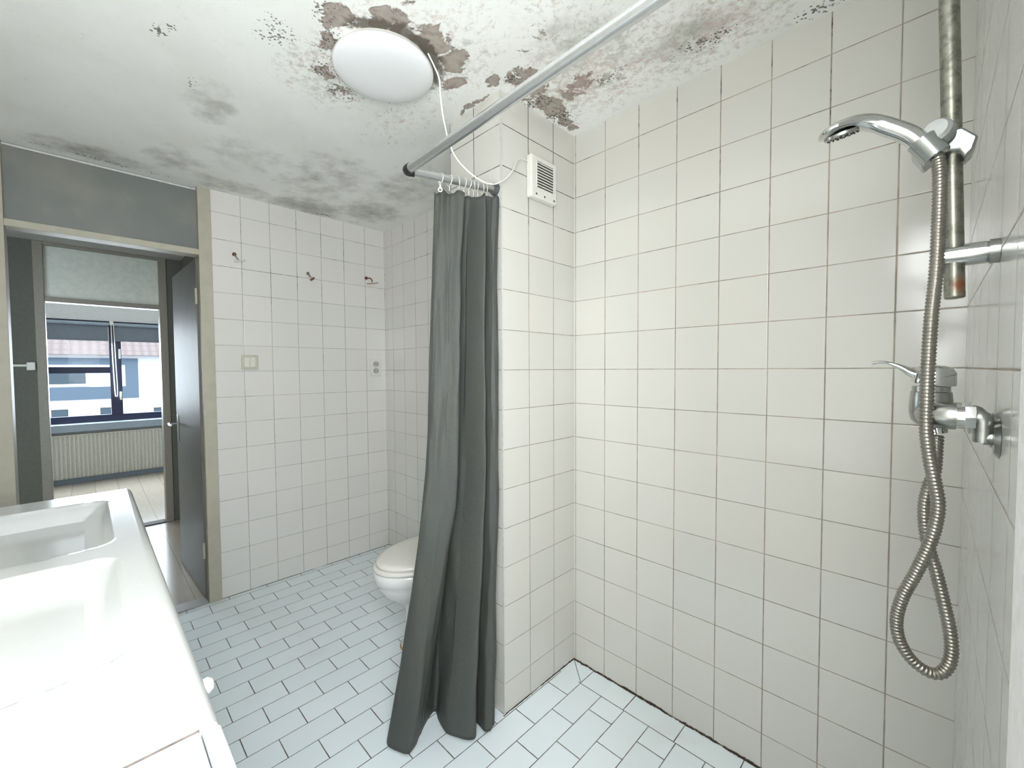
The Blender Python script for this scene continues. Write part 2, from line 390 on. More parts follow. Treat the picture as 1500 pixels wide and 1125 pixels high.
def catmull(pts, per=8):
    P = [Vector(p) for p in pts]; P = [2*P[0]-P[1]] + P + [2*P[-1]-P[-2]]; out = []
    for i in range(1, len(P)-2):
        for k in range(per):
            t = k/per; a, b, c, d = P[i-1:i+3]
            out.append(.5*((2*b)+(c-a)*t+(2*a-5*b+4*c-d)*t*t+(3*b-a-3*c+d)*t**3))
    out.append(P[-2]); return out
def sweep(bm, pts, rad, n=12, caps=True, twist=None):
    """tube along pts; rad is a number or function(i, s)"""
    L = len(pts); s = 0; prev = None; u = None; first = None
    for i, p in enumerate(pts):
        d = (pts[min(i+1, L-1)]-pts[max(i-1, 0)]).normalized()
        if u is None: u, _ = frame_of(d)
        u = (u - d*u.dot(d)).normalized(); v = d.cross(u)
        if i: s += (p-pts[i-1]).length
        r = rad(i, s) if callable(rad) else rad
        ru, rv = r if isinstance(r, tuple) else (r, r)
        uu, vv = u, v
        if twist: a = twist(i); uu, vv = u*math.cos(a)+v*math.sin(a), v*math.cos(a)-u*math.sin(a)
        rr = ring(bm, p, uu, vv, ru, rv, n)
        if prev: bridge(bm, prev, rr)
        else: first = rr
        prev = rr
    if caps: bm.faces.new(first[::-1]); bm.faces.new(prev)
def resample(pts, step):
    out = [pts[0]]; acc = 0
    for a, b in zip(pts, pts[1:]):
        L = (b-a).length; t = step-acc
        while t <= L: out.append(a+(b-a)*(t/L)); t += step
        acc = (acc+L) % step if L else acc
    return out
def struct(name, bm, mat, parent=None, **kw):
    kw.setdefault('smooth', False)
    o = obj(name, bm, mat, parent, **kw)
    if not parent: o['kind'] = 'structure'
    return o
def rrect(cx, cy, hx, hy, r, n=6):
    pts = []
    for (sx, sy, a0) in ((1, 1, 0), (-1, 1, PI/2), (-1, -1, PI), (1, -1, 3*PI/2)):
        for k in range(n+1):
            a = a0+PI/2*k/n; pts.append((cx+sx*(hx-r)+r*math.cos(a), cy+sy*(hy-r)+r*math.sin(a)))
    return pts

# ---------------------------------------------------------------- the setting: bathroom shell
XS, XB, YT, YP, XQ, H = 1.2067, -1.7805, .0521, -.448, -.308, 2.370
YL = -1.985
struct('floor', bx(XB-.0, XS+.1, YL-.1, YT+.1, -.12, 0), M['floor'])
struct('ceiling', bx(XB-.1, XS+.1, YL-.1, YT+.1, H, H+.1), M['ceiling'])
struct('wall_right', bx(-.20, XS+.1, 0, .10, -.12, H), M['tile_right'])
struct('wall_behind_toilet', bx(XB-.1, -.2001, YT, YT+.1, -.12, H), M['tile_toilet'])
bm = bmesh.new()
fs = box(bm, XQ, 0, YP, -.0005, -.001, H)
fs[1].material_index = 0
for i, fc in enumerate(fs): fc.material_index = 0 if i in (0, 1) else 1
struct('wall_duct', bm, [M['tile_duct_front'], M['tile_duct_side']])
# plastic corner bead of the duct
struct('trim_1', bx(-.004, .0012, YP-.0012, YP+.004, 0, H), plain('corner_bead', (.62, .61, .57), .4))
struct('wall_back', boxes([(XB-.1, XB, -1.029, YT-.0005, -.12, H), (XB-.1, XB, YL, -1.850, -.12, H)]), M['tile_back'])
struct('wall_left', bx(XB-.1, XS+.1, YL-.1, YL, -.12, H), M['tile_right'])
WY0, WY1, WZ0, WZ1 = -1.93, -1.27, .93, 2.10
struct('wall_shower', boxes([(XS, XS+.1, WY1, -.0005, -.12, H), (XS, XS+.1, YL, WY0, -.12, H), (XS, XS+.1, WY0, WY1, -.12, WZ0), (XS, XS+.1, WY0, WY1, WZ1, H)]), M['tile_shower'])
# bathroom window beside the camera
wn = struct('window_1', boxes([(XS+.05, XS+.09, WY0, WY0+.045, WZ0, WZ1), (XS+.05, XS+.09, WY1-.045, WY1, WZ0, WZ1), (XS+.05, XS+.09, WY0+.045, WY1-.045, WZ0, WZ0+.045), (XS+.05, XS+.09, WY0+.045, WY1-.045, WZ1-.045, WZ1)]), M['frame_paint'])
struct('pane', bx(XS+.068, XS+.072, WY0+.045, WY1-.045, WZ0+.045, WZ1-.045), M['clear_glass'], wn)
struct('trim_2', boxes([(XS-.006, XS-.0003, WY1, -1.0, .80, H-.05)]), M['facade_white'], bevel=.002)

# ---------------------------------------------------------------- bathroom door, its frame and transom
fr = struct('trim_3', boxes([(XB-.10, XB+.006, -1.090, -1.029, 0, H), (XB-.10, XB+.006, -1.850, -1.792, 0, H), (XB-.085, XB+.004, -1.792, -1.090, 1.990, 2.022)]), M['frame_paint'], bevel=.002)
fr['label'] = 'cream painted frame of the bathroom doorway'
struct('window_2', bx(XB-.05, XB-.042, -1.792, -1.090, 2.022, H-.012), M['transom_glass'])
struct('trim_4', bx(XB-.045, XB-.035, -1.792, -1.090, H-.012, H-.004), M['white_paint'])
# threshold
struct('trim_5', bx(XB-.10, XB-.0, -1.792, -1.090, -.01, .006), plain('grey_threshold', (.36, .35, .33), .4), bevel=.002)
# leaf, swung open into the hall
def leaf():
    bm = bmesh.new()
    box(bm, -.715, 0, -.019, .019, .012, 1.980)
    return bm
ang = math.radians(1.9)
def place(bm, o, a):
    bmesh.ops.rotate(bm, verts=bm.verts, cent=(0, 0, 0), matrix=Matrix.Rotation(a, 3, 'Z')); bmesh.ops.translate(bm, verts=bm.verts, vec=o); return bm
HO = Vector((XB-.055, -1.080, 0))
dl = struct('door_1', place(leaf(), HO, ang), M['door_paint'], bevel=.002)
bm = bmesh.new(); box(bm, -.7165, -.7151, -.0185, .0185, .02, 1.975); struct('edge_band', place(bm, HO, ang), M['brown_edge'], dl)
bm = bmesh.new(); box(bm, -.675, -.640, -.0235, -.0191, .86, 1.04)
obj('handle_plate', place(bm, HO, ang), M['chrome_dull'], dl, bevel=.0015)
bm = bmesh.new(); cyl(bm, (-.658, -.0236, .985), (-.658, -.062, .985), .009); sweep(bm, catmull([(-.658, -.062, .985), (-.652, -.068, .985), (-.60, -.070, .982), (-.545, -.066, .980)], 6), .0085, 10)
obj('door_handle', place(bm, HO, ang), M['chrome'], dl)
for z in (.25, 1.72):
    bm = bmesh.new(); cyl(bm, (.006, -.021, z), (.006, -.021, z+.09), .007, n=12)
    obj('hinge', place(bm, HO, ang), M['frame_paint'], dl)

# ---------------------------------------------------------------- hall
HX = -3.64
struct('floor_hall', bx(HX-.1, XB-.0005, -3.1, -.83, -.12, -.0005), M['laminate'])
struct('ceiling_hall', bx(HX-.1, XB-.1005, -3.1, -.83, 2.325, 2.425), M['hall_ceiling'])
struct('wall_hall_right', bx(HX, XB-.1005, -.93, -.83, -.12, 2.325), M['grey_paint'])
struct('wall_hall_left', bx(HX, XB-.1005, -3.1, -3.0, -.12, 2.325), M['grey_paint'])
struct('wall_hall_far', boxes([(HX-.1, HX, -3.1, -1.815, -.12, 2.5), (HX-.1, HX, -1.036, .9, -.12, 2.5), (HX-.1, HX, -1.815, -1.036, 2.325, 2.5)]), M['grey_paint'])
struct('trim_6', boxes([(HX-.11, HX+.01, -1.815, -1.762, 0, 2.325), (HX-.11, HX+.01, -1.089, -1.036, 0, 2.325), (HX-.09, HX+.006, -1.762, -1.089, 1.875, 1.912), (HX-.09, HX+.006, -1.762, -1.089, 2.302, 2.325)]), plain('grey_brown_gloss_paint', (.27, .245, .19), .45), bevel=.003)
struct('window_3', bx(HX-.05, HX-.035, -1.762, -1.089, 1.912, 2.302), M['frosted'])
struct('trim_7', bx(HX-.10, HX+.0, -1.762, -1.089, -.005, .008), M['dark'])
# conduit on the hall wall
c = thing('cable_trunking', 'thin white cable trunking ending in a small box on the grey hall wall', 'cable trunking', (HX, -1.9, 1.36))
obj('conduit', bx(HX+.0005, HX+.016, -2.6, -1.865, 1.379, 1.396), M['plastic_old'], c, bevel=.002)
obj('junction_box', bx(HX+.0005, HX+.034, -1.865, -1.820, 1.352, 1.412), M['plastic_old'], c, bevel=.004)

# ---------------------------------------------------------------- far room
RX = -6.15
struct('floor_room', bx(RX-.1, HX-.1005, -3.6, .9, -.12, -.0005), M['laminate'])
struct('ceiling_room', bx(RX-.1, HX-.1005, -3.6, .9, 2.5, 2.6), M['white_paint'])
struct('wall_room_left', bx(RX, HX-.1005, -3.6, -3.5, -.12, 2.5), M['white_paint'])
struct('wall_room_right', bx(RX, HX-.1005, .8, .9, -.12, 2.5), M['white_paint'])
WA, WB, WC, WD = -2.55, -.15, .715, 1.965
struct('wall_window', boxes([(RX-.1, RX, -3.6, WA, -.12, 2.5), (RX-.1, RX, WB, .9, -.12, 2.5), (RX-.1, RX, WA, WB, -.12, WC), (RX-.1, RX, WA, WB, WD, 2.5)]), M['white_paint'])
w4 = struct('window_4', boxes([(RX-.08, RX-.02, WA, WB, WC, WC+.085), (RX-.08, RX-.02, WA, WB, WD-.07, WD), (RX-.08, RX-.02, WA, WA+.07, WC+.085, WD-.07), (RX-.08, RX-.02, WB-.07, WB, WC+.085, WD-.07),
                             (RX-.085, RX-.015, -1.345, -1.235, WC+.085, WD-.07), (RX-.075, RX-.025, WA+.07, -1.345, 1.318, 1.395)]), M['navy'], bevel=.003)
struct('pane', bx(RX-.052, RX-.048, WA+.07, -1.345, 1.395, WD-.07), M['clear_glass'], w4)
struct('pane', bx(RX-.052, RX-.048, WA+.07, -1.345, WC+.085, 1.318), M['clear_glass'], w4)
struct('pane', bx(RX-.052, RX-.048, -1.235, WB-.07, WC+.085, WD-.07), M['clear_glass'], w4)
struct('window_handle', boxes([(RX-.015, RX+.02, -1.262, -1.242, 1.50, 1.62), (RX-.015, RX+.02, -1.262, -1.242, .98, 1.08)]), M['plastic'], w4)
struct('trim_8', bx(RX, RX+.12, -2.9, .2, .625, .713), M['sill'], bevel=.004)
struct('baseboard_window', bx(RX+.0005, RX+.018, -3.5, .8, 0, .07), M['sill'])
def blind(lab, y0, y1):
    b = thing('roller_blind', lab, 'roller blind', (RX+.04, (y0+y1)/2, 1.90), 'roller blinds on the far window')
    bm = bmesh.new(); cyl(bm, (RX+.035, y0, 1.925), (RX+.035, y1, 1.925), .019, n=16); obj('roller', bm, M['sill'], b)
    obj('blind_fabric', bx(RX+.015, RX+.0165, y0+.01, y1-.01, 1.735, 1.925), M['blind'], b)
    obj('bottom_bar', bx(RX+.010, RX+.022, y0+.01, y1-.01, 1.715, 1.735), M['blind'], b, bevel=.003)
    return b
b1 = blind('grey-blue roller blind rolled up over the left half of the far window', WA+.03, -1.34)
b2 = blind('grey-blue roller blind rolled up over the right half of the far window', -1.30, WB-.03)
bm = bmesh.new()
sweep(bm, catmull([(RX+.05, -1.322, 1.935), (RX+.052, -1.318, 1.5), (RX+.055, -1.308, 1.08), (RX+.06, -1.298, 1.03), (RX+.06, -1.285, 1.08), (RX+.055, -1.292, 1.5), (RX+.05, -1.300, 1.935)], 10), .0045, 6)
obj('bead_chain', bm, M['plastic'], b2)
obj('bracket', bx(RX+.005, RX+.06, -1.335, -1.300, 1.915, 1.96), M['plastic'], b2, bevel=.004)
rd = thing('radiator', 'long cream panel radiator with vertical ribs under the far window', 'radiator', (RX+.08, -1.3, .06))
bm = bmesh.new(); y = -2.45; last = None; zz = (.075, .09, .565, .58)
while y < -.14:
    for (dy, dx) in ((0, 0), (.007, .012), (.021, .012), (.028, 0)):
        x = RX+.10+dx
        cur = [bm.verts.new((x-.004, y+dy, zz[0])), bm.verts.new((x, y+dy, zz[1])), bm.verts.new((x, y+dy, zz[2])), bm.verts.new((x-.004, y+dy, zz[3]))]
        if last:
            for k in range(3): bm.faces.new((last[k], cur[k], cur[k+1], last[k+1]))
        last = cur
    y += .036
box(bm, RX+.06, RX+.095, -2.45, -.15, .075, .58)
obj('front_panel', bm, M['radiator'], rd, smooth=False)
obj('top_grille', bx(RX+.045, RX+.112, -2.455, -.145, .581, .592), M['radiator'], rd)
for y in (-.6, -2.0):
    bm = bmesh.new(); cyl(bm, (RX+.08, y, 0), (RX+.08, y, .075), .008, n=10); obj('pipe', bm, M['plastic'], rd)

# ---------------------------------------------------------------- street outside
struct('ground', bx(-40, RX-3, -30, 30, -3.3, -3.0), M['asphalt'])
def house(lab, y0, y1, panels, wins):
    h = thing('terraced_house', lab, 'house', (-22, (y0+y1)/2, -3.0), 'terraced houses across the street')
    obj('wall', bx(-28, -22, y0, y1, -3.0, 2.05), M['facade_white'], h, smooth=False)
    bm = bmesh.new()
    v = [bm.verts.new(p) for p in [(-21.6, y0, 1.98), (-25, y0, 4.5), (-28.4, y0, 1.98), (-21.6, y1, 1.98), (-25, y1, 4.5), (-28.4, y1, 1.98)]]
    bm.faces.new((v[0], v[1], v[4], v[3])); bm.faces.new((v[1], v[2], v[5], v[4])); bm.faces.new((v[0], v[2], v[1])); bm.faces.new((v[3], v[4], v[5])); bm.faces.new((v[0], v[3], v[5], v[2]))
    obj('roof', bm, M['roof_tiles'], h, smooth=False)
    for (a, b, c_, d) in panels: obj('facade_panel', bx(-22.001, -21.95, a, b, c_, d), M['facade_blue'], h, smooth=False)
    for (a, b, c_, d) in wins:
        f_ = obj('house_window', boxes([(-22.001, -21.93, a, b, c_, c_+.08), (-22.001, -21.93, a, b, d-.08, d), (-22.001, -21.93, a, a+.08, c_+.08, d-.08), (-22.001, -21.93, b-.08, b, c_+.08, d-.08)]), M['facade_white'], h, smooth=False)
        obj('pane', bx(-22.002, -21.96, a+.08, b-.08, c_+.08, d-.08), M['house_glass'], f_, smooth=False)
house('white terraced house with grey-blue facade bands, left through the far window', -9.0, -.05, [(-9.0, -.06, 1.60, 1.86), (-9.0, -.06, .26, .74), (-.45, -.06, .74, 1.60), (-9, -.7, -1.9, -1.2)], [(-2.9, -1.5, .78, 1.56), (-2.6, -2.0, -.55, -.0), (-1.3, -.7, -.55, 0)])
house('plain white terraced house with small window, right through the far window', -.05, 9.0, [], [(.55, 1.3, 1.0, 1.6), (.3, 1.2, -.8, -.1), (3, 4.2, .6, 1.6)])

# ---------------------------------------------------------------- ceiling lamp and fan
LC = Vector((-.182, -.816, H)); LR = .163
t = thing('ceiling_light', 'round white opal flush ceiling lamp surrounded by black mould and painted shadow', 'ceiling light', LC)
bm = bmesh.new(); lathe(bm, LC, (0, 0, -1), [(0, 0), (0, LR-.012), (.016, LR-.008), (.016, 0)], 48); obj('lamp_base', bm, M['plastic'], t)
bm = bmesh.new()
prof = [(.012, 0), (.012, LR-.004), (.017, LR)]
for k in range(0, 17):
    a = k/16*PI/2; prof.append((.024+.026*math.sin(a), LR*math.cos(a)**.60 if k < 16 else 0))
lathe(bm, LC, (0, 0, -1), prof, 64); obj('lamp_shade', bm, M['opal_glass'], t, angle=50)
cabp = catmull([(-.018, -.752, 2.352), (-.010, -.735, 2.318), (-.010, -.715, 2.285), (-.019, -.705, 2.242), (-.031, -.684, 2.178), (-.033, -.655, 2.1), (-.028, -.615, 2.054), (-.004, -.558, 2.013), (.015, -.504, 2.005), (.027, -.454, 2.035), (.029, -.413, 2.082), (.020, -.385, 2.127), (.016, -.352, 2.146), (.014, -.320, 2.148)], 8)
bm = bmesh.new(); sweep(bm, cabp, .0026, 8)
tag(obj('electric_cable', bm, M['plastic'], origin=cabp[0]), 'thin white cable sagging from the ceiling lamp to the extractor fan', 'cable')
t = thing('extractor_fan', 'square white extractor fan with dark louvred grille on the tiled duct', 'extractor fan', (0, -.232, 2.012))
FY0, FY1, FZ0, FZ1 = -.313, -.158, 2.016, 2.180
bm = bmesh.new(); box(bm, .0005, .030, FY0, FY1, FZ0, FZ1); obj('housing', bm, M['plastic'], t, bevel=.006, seg=3)
gy0, gy1, gz0, gz1 = -.284, -.184, 2.058, 2.158
obj('grille_opening', bx(.0302, .0312, gy0, gy1, gz0, gz1), M['dark'], t)
bm = bmesh.new()
for i in range(9):
    z = gz0+.006+i*(gz1-gz0-.012)/8
    box(bm, .0313, .0345, gy0-.001, gy1+.001, z-.0018, z+.0014)
box(bm, .0313, .0345, gy0-.006, gy0, gz0-.005, gz1+.005); box(bm, .0313, .0345, gy1, gy1+.006, gz0-.005, gz1+.005)
obj('grille', bm, M['plastic'], t, smooth=False)
for y in (FY0+.028, (FY0+FY1)/2, FY1-.018):
    bm = bmesh.new(); cyl(bm, (.0295, y, FZ0+.014), (.0308, y, FZ0+.014), .0042, n=12); obj('screw', bm, M['dark'], t)

# ---------------------------------------------------------------- curtain rod
RZ = 2.015; EL = Vector((-.125, -.768, RZ)); RR = .0135
t = thing('curtain_rod', 'bent aluminium shower curtain rod running from the duct wall round a black elbow', 'curtain rod', (-.03, YP, RZ))
bm = bmesh.new(); cyl(bm, EL+Vector((.016, -.0005, 0)), (XS-.001, -.800, RZ+.012), RR+.0015, n=24); obj('long_tube', bm, M['alu'], t)
bm = bmesh.new(); cyl(bm, EL+Vector((.005, .014, 0)), (-.030, YP-.0015, RZ), RR, n=24); obj('short_tube', bm, M['alu'], t)
bm = bmesh.new(); sweep(bm, catmull([EL+Vector((.022, 0, 0)), EL+Vector((.006, -.001, 0)), EL+Vector((-.002, .006, 0)), EL+Vector((.007, .024, 0))], 6), RR+.0035, 20); obj('elbow', bm, M['black'], t)
bm = bmesh.new(); cyl(bm, (-.030, YP-.016, RZ), (-.030, YP-.0015, RZ), .020, .024, 24); obj('wall_flange', bm, plain('grey_rubber', (.10, .105, .105), .5), t)
bm = bmesh.new(); cyl(bm, (XS-.014, -.800, RZ+.012), (XS-.0005, -.800, RZ+.012), .024, n=24); obj('wall_flange', bm, M['plastic'], t)

# ---------------------------------------------------------------- curtain
TOP = [(-.040, -.452), (.002, -.470), (-.006, -.490), (-.082, -.500), (-.012, -.520), (-.078, -.543), (-.122, -.566), (-.042, -.592), (-.074, -.622), (-.096, -.655), (-.122, -.662)]
MID = [(-.032, -.462), (.012, -.485), (.004, -.512), (-.098, -.512), (.008, -.543), (-.095, -.566), (-.165, -.596), (-.048, -.622), (-.074, -.662), (-.108, -.705), (-.140, -.700)]
BOT = [(-.015, -.500), (.022, -.522), (.014, -.556), (-.055, -.552), (.012, -.612), (-.085, -.665), (-.190, -.640), (-.150, -.730), (-.105, -.805), (-.190, -.840), (-.235, -.805)]
def curtain_point(u, z):
    k = max(0, min(1, (1.965-z)/1.955))
    pts = []
    for a, b, c_ in zip(TOP, MID, BOT):
        if k < .5: q = k*2; pts.append(Vector((*a, 0)).lerp(Vector((*b, 0)), q))
        else: q = (k-.5)*2; q = q**1.15; pts.append(Vector((*b, 0)).lerp(Vector((*c_, 0)), q))
    n = len(pts)-1; f_ = u*n; i = min(int(f_), n-1); tt = f_-i
    P = [pts[max(i-1, 0)], pts[i], pts[i+1], pts[min(i+2, n)]]; a, b, c_, d = P
    p = .5*((2*b)+(c_-a)*tt+(2*a-5*b+4*c_-d)*tt*tt+(3*b-a-3*c_+d)*tt**3)
    p2 = p.copy(); tan = (c_-a); N = Vector((tan.y, -tan.x, 0)).normalized() if tan.length > 0 else Vector((1, 0, 0))
    top = max(0, (z-1.55)/.42)
    p2 += N*(.0045*math.sin(u*70)*top*top)
    p2 += N*(.009*mnoise.noise(Vector((u*9, z*3.0, 1.3)))+.0055*mnoise.noise(Vector((u*24, z*6.5, 7.7))))
    return p2
bm = bmesh.new(); NU, NZ = 200, 120; grid = []
for j in range(NZ+1):
    row = []
    for i in range(NU+1):
        u = i/NU
        ztop = 1.972-.006*(1-math.cos(u*2*PI*8))+(.012*(1-u))
        zbot = .014+.006*mnoise.noise(Vector((u*5, 0, 0)))
        z = ztop+(zbot-ztop)*j/NZ; p = curtain_point(u, z)
        row.append(bm.verts.new((p.x, p.y, z)))
    grid.append(row)
for j in range(NZ):
    for i in range(NU): bm.faces.new((grid[j][i], grid[j][i+1], grid[j+1][i+1], grid[j+1][i]))
cur = obj('shower_curtain', bm, M['curtain_cloth'], origin=(-.05, -.6, 0), angle=180)
md = cur.modifiers.new('cloth', 'SOLIDIFY'); md.thickness = .0012
tag(cur, 'dark grey fabric shower curtain bunched together on the short rod, trailing to the floor', 'shower curtain')
# rings
def ring_bm(c, d):
    bm = bmesh.new(); u, v = frame_of(d); R = .0185; n = 24; pts = []
    pts = [c+Vector((0, 0, -.004))+u*R*math.cos(a)+v*R*math.sin(a) for a in [2*PI*k/n for k in range(n)]]
    prev = None; first = None
    for k in range(n):
        rad = (pts[k]-(c+Vector((0, 0, -.004)))).normalized(); rr = ring(bm, pts[k], rad, d.normalized(), .0014, .0014, 6)
        if prev: bridge(bm, prev, rr)
        else: first = rr
        prev = rr
    bridge(bm, prev, first); return bm
ldir = (Vector((-.030, YP, RZ))-EL); ln = ldir.length; ldir.normalize()
ord_ = ['', 'second', 'third', 'fourth', 'fifth', 'sixth', 'seventh', 'eighth', 'ninth']
dist = [.118, .150, .185, .205, .224, .243, .259, .277, .296]
for i, s in enumerate(dist):
    c_ = EL+ldir*s
    d = (ldir+Vector((random.uniform(-.3, .3), random.uniform(-.2, .2), random.uniform(-.25, .25)))).normalized()
    lab = 'white curtain ring with hanging clip and eyelet, first after the rod elbow' if i == 0 else '%s white curtain ring on the short rod, counted from the elbow' % ord_[i]
    tg = thing('curtain_ring', lab, 'curtain ring', c_, 'curtain rings on the short rod')
    obj('ring', ring_bm(c_, d), M['plastic'], tg)
    bm = bmesh.new(); lo = c_+Vector((0, 0, -.0225))
    sweep(bm, catmull([lo, lo+Vector((.004, -.003, -.010)), lo+Vector((.0, 0, -.018)), lo+Vector((-.004, .002, -.012))], 5), .0014, 6)
    obj('hook', bm, M['plastic'], tg)
    if i == 0:
        N = Vector((.75, -.66, 0)).normalized(); cc = c_+Vector((.010, -.010, -.048)); bm = bmesh.new(); u, v = frame_of(N)
        n = 18; prev = first = None
        for k in range(n):
            a = 2*PI*k/n; p = cc+u*.0065*math.cos(a)+v*.0065*math.sin(a); rr = ring(bm, p, (p-cc).normalized(), N, .0020, .0016, 6)
            if prev: bridge(bm, prev, rr)
            else: first = rr
            prev = rr
        bridge(bm, prev, first); obj('eyelet', bm, M['plastic'], tg)
        bm = bmesh.new(); cyl(bm, c_+Vector((.006, -.008, -.020)), c_+Vector((.009, -.010, -.042)), .0025, n=8); cyl(bm, c_+Vector((-.004, .002, -.030)), c_+Vector((.018, -.018, -.026)), .0022, n=8)
        obj('clip', bm, M['plastic'], tg)

# ---------------------------------------------------------------- toilet
TX, TY = -.625, YT
t = thing('toilet', 'white pedestal toilet with cream closed lid, half hidden by the dark curtain', 'toilet', (TX, -.30, 0))
def egg(z, yf, yb, hw, n=48, k=1.0):
    """egg outline: front at yf (towards the room), back at yb"""
    pts = []; yc = yf+(yb-yf)*.46
    for i in range(n):
        a = 2*PI*i/n; s, c_ = math.sin(a), math.cos(a)
        y = yc+((yb-yc) if s > 0 else (yc-yf))*s
        x = hw*math.copysign(abs(c_)**(.92 if s > 0 else 1.0), c_)*(1-.10*max(0, -s))
        pts.append(Vector((TX+x, y, z)))
    return pts
def loft(bm, rings, cap0=True, cap1=True):
    R_ = [[bm.verts.new(p) for p in r] for r in rings]
    for a, b in zip(R_, R_[1:]): bridge(bm, a, b)
    if cap0: bm.faces.new(R_[0][::-1])
    if cap1: bm.faces.new(R_[-1])
bm = bmesh.new()
loft(bm, [egg(.000, -.520, -.13, .105), egg(.012, -.522, -.12, .106), egg(.025, -.515, -.12, .100), egg(.10, -.500, -.12, .092), egg(.18, -.498, -.10, .092), egg(.215, -.510, -.08, .104),
          egg(.250, -.560, -.07, .135), egg(.290, -.608, -.06, .160), egg(.330, -.632, -.05, .174), egg(.352, -.640, -.05, .178), egg(.358, -.648, -.05, .183), egg(.385, -.654, -.05, .187), egg(.402, -.652, -.05, .186), egg(.408, -.646, -.05, .182)])
obj('bowl', bm, M['porcelain'], t, angle=60)
bm = bmesh.new(); loft(bm, [egg(.409, -.640, -.10, .176), egg(.411, -.650, -.10, .184), egg(.420, -.654, -.10, .187), egg(.428, -.650, -.10, .184), egg(.430, -.640, -.10, .178)])
obj('seat', bm, M['seat'], t, angle=60)
bm = bmesh.new(); loft(bm, [egg(.4305, -.630, -.11, .172), egg(.432, -.637, -.11, .177), egg(.440, -.640, -.11, .179), egg(.449, -.634, -.11, .174), egg(.454, -.610, -.12, .158), egg(.458, -.54, -.16, .11), egg(.459, -.42, -.24, .04)])
obj('lid', bm, M['seat'], t, angle=60)
for sx in (-1, 1):
    bm = bmesh.new(); cyl(bm, (TX+sx*.075-.02, -.085, .432), (TX+sx*.075+.02, -.085, .432), .012, n=14); obj('hinge', bm, M['seat'], t)
bm = bmesh.new(); loft(bm, [egg(.0005, -.528, -.115, .112), egg(.006, -.524, -.118, .108), egg(.007, -.50, -.14, .09)]); obj('sealant', bm, M['stained_sealant'], t)
bm = bmesh.new(); loft(bm, [[Vector((x, y, z)) for x, y in rrect(TX, TY-.088, hx, hy, .03)] for z, hx, hy in ((.409, .165, .078), (.43, .18, .084), (.70, .19, .085), (.72, .19, .085))])
obj('cistern', bm, M['porcelain'], t, angle=50)
bm = bmesh.new(); loft(bm, [[Vector((x, y, z)) for x, y in rrect(TX, TY-.088, hx, hy, .03)] for z, hx, hy in ((.7205, .193, .086), (.745, .195, .0865), (.757, .185, .078))])
obj('cistern_lid', bm, M['porcelain'], t, angle=50)
bm = bmesh.new(); cyl(bm, (TX, TY-.088, .7571), (TX, TY-.088, .764), .02, n=20); obj('flush_button', bm, M['chrome'], t)

# ---------------------------------------------------------------- switch, socket, hooks on the back wall
t = thing('light_switch', 'square cream double light switch on the tiled back wall near the door', 'light switch', (XB, -.855, 1.345))
obj('switch_plate', bx(XB+.0005, XB+.012, -.900, -.812, 1.348, 1.434), plain('yellowed_shaded_plate', (.58, .56, .46), .4), t, bevel=.003)  # yellowed plate, colour darkened to paint the shadow line around the rockers
for y0, y1 in ((-.886, -.8575), (-.8555, -.827)): obj('rocker', bx(XB+.0121, XB+.017, y0, y1, 1.362, 1.420), M['plastic_old'], t, bevel=.002)
t = thing('power_socket', 'white double wall socket on the back wall near the far tiled corner', 'power socket', (XB, -.043, 1.295))
obj('socket_plate', bx(XB+.0005, XB+.011, -.083, -.003, 1.297, 1.420), M['plastic'], t, bevel=.003)
for zc in (1.384, 1.333):
    bm = bmesh.new(); lathe(bm, (XB+.0111, -.043, zc), (1, 0, 0), [(0, .0215), (.006, .0205), (.006, .0165), (.0012, .0155), (.0012, 0)], 28)
    so = obj('outlet', bm, plain('grey_socket', (.52, .51, .47), .4), t)
    bm = bmesh.new()
    for dy in (-.008, .008): cyl(bm, (XB+.0118, -.043+dy, zc), (XB+.0128, -.043+dy, zc), .003, n=10)
    obj('pin_hole', bm, M['dark'], so)
def hook(label, y, z, kind):
    t = thing('wall_hook', label, 'wall hook', (XB, y, z), 'broken wall hooks on the back wall')
    bm = bmesh.new(); lathe(bm, (XB+.0005, y, z), (1, 0, 0), [(0, .011), (.006, .011), (.010, .007), (.010, 0)], 18)
    obj('wall_plate', bm, M['rust'] if kind != 1 else M['chrome_dull'], t)
    bm = bmesh.new()
    if kind == 0:
        sweep(bm, catmull([(XB+.008, y, z-.002), (XB+.025, y+.006, z-.022), (XB+.030, y+.016, z-.036)], 5), .0035, 8)
        obj('stem', bm, M['chrome_dull'], t)
        bm = bmesh.new(); sweep(bm, catmull([(XB+.030, y-.006, z-.045), (XB+.030, y+.02, z-.038), (XB+.029, y+.052, z-.030)], 5), (lambda i, s: (.0065*(1-s*8)+.001, .004)), 10); obj('arm', bm, M['plastic'], t)
    elif kind == 1:
        sweep(bm, catmull([(XB+.006, y, z-.004), (XB+.022, y+.008, z-.022), (XB+.026, y+.016, z-.034)], 5), .0055, 8); obj('stem', bm, M['chrome_dull'], t)
        bm = bmesh.new(); sweep(bm, catmull([(XB+.028, y+.006, z-.046), (XB+.028, y+.018, z-.038), (XB+.028, y+.030, z-.026)], 5), .0055, 8); obj('arm', bm, M['rust'], t)
    else:
        sweep(bm, catmull([(XB+.008, y, z), (XB+.022, y+.020, z-.001), (XB+.025, y+.032, z-.012), (XB+.025, y+.034, z-.026)], 5), .004, 8); obj('stem', bm, M['rust'], t)
        bm = bmesh.new(); sweep(bm, catmull([(XB+.026, y-.004, z-.044), (XB+.026, y+.035, z-.036), (XB+.026, y+.078, z-.026)], 6), (lambda i, s: (.008*(1-s*8)+.0015, .003)), 10); obj('arm', bm, M['copper'], t)
hook('broken hook with rusty round plate and pale arm, nearest the door frame', -.920, 2.024, 0)
hook('small grey broken hook in the middle of the back wall', -.507, 1.976, 1)
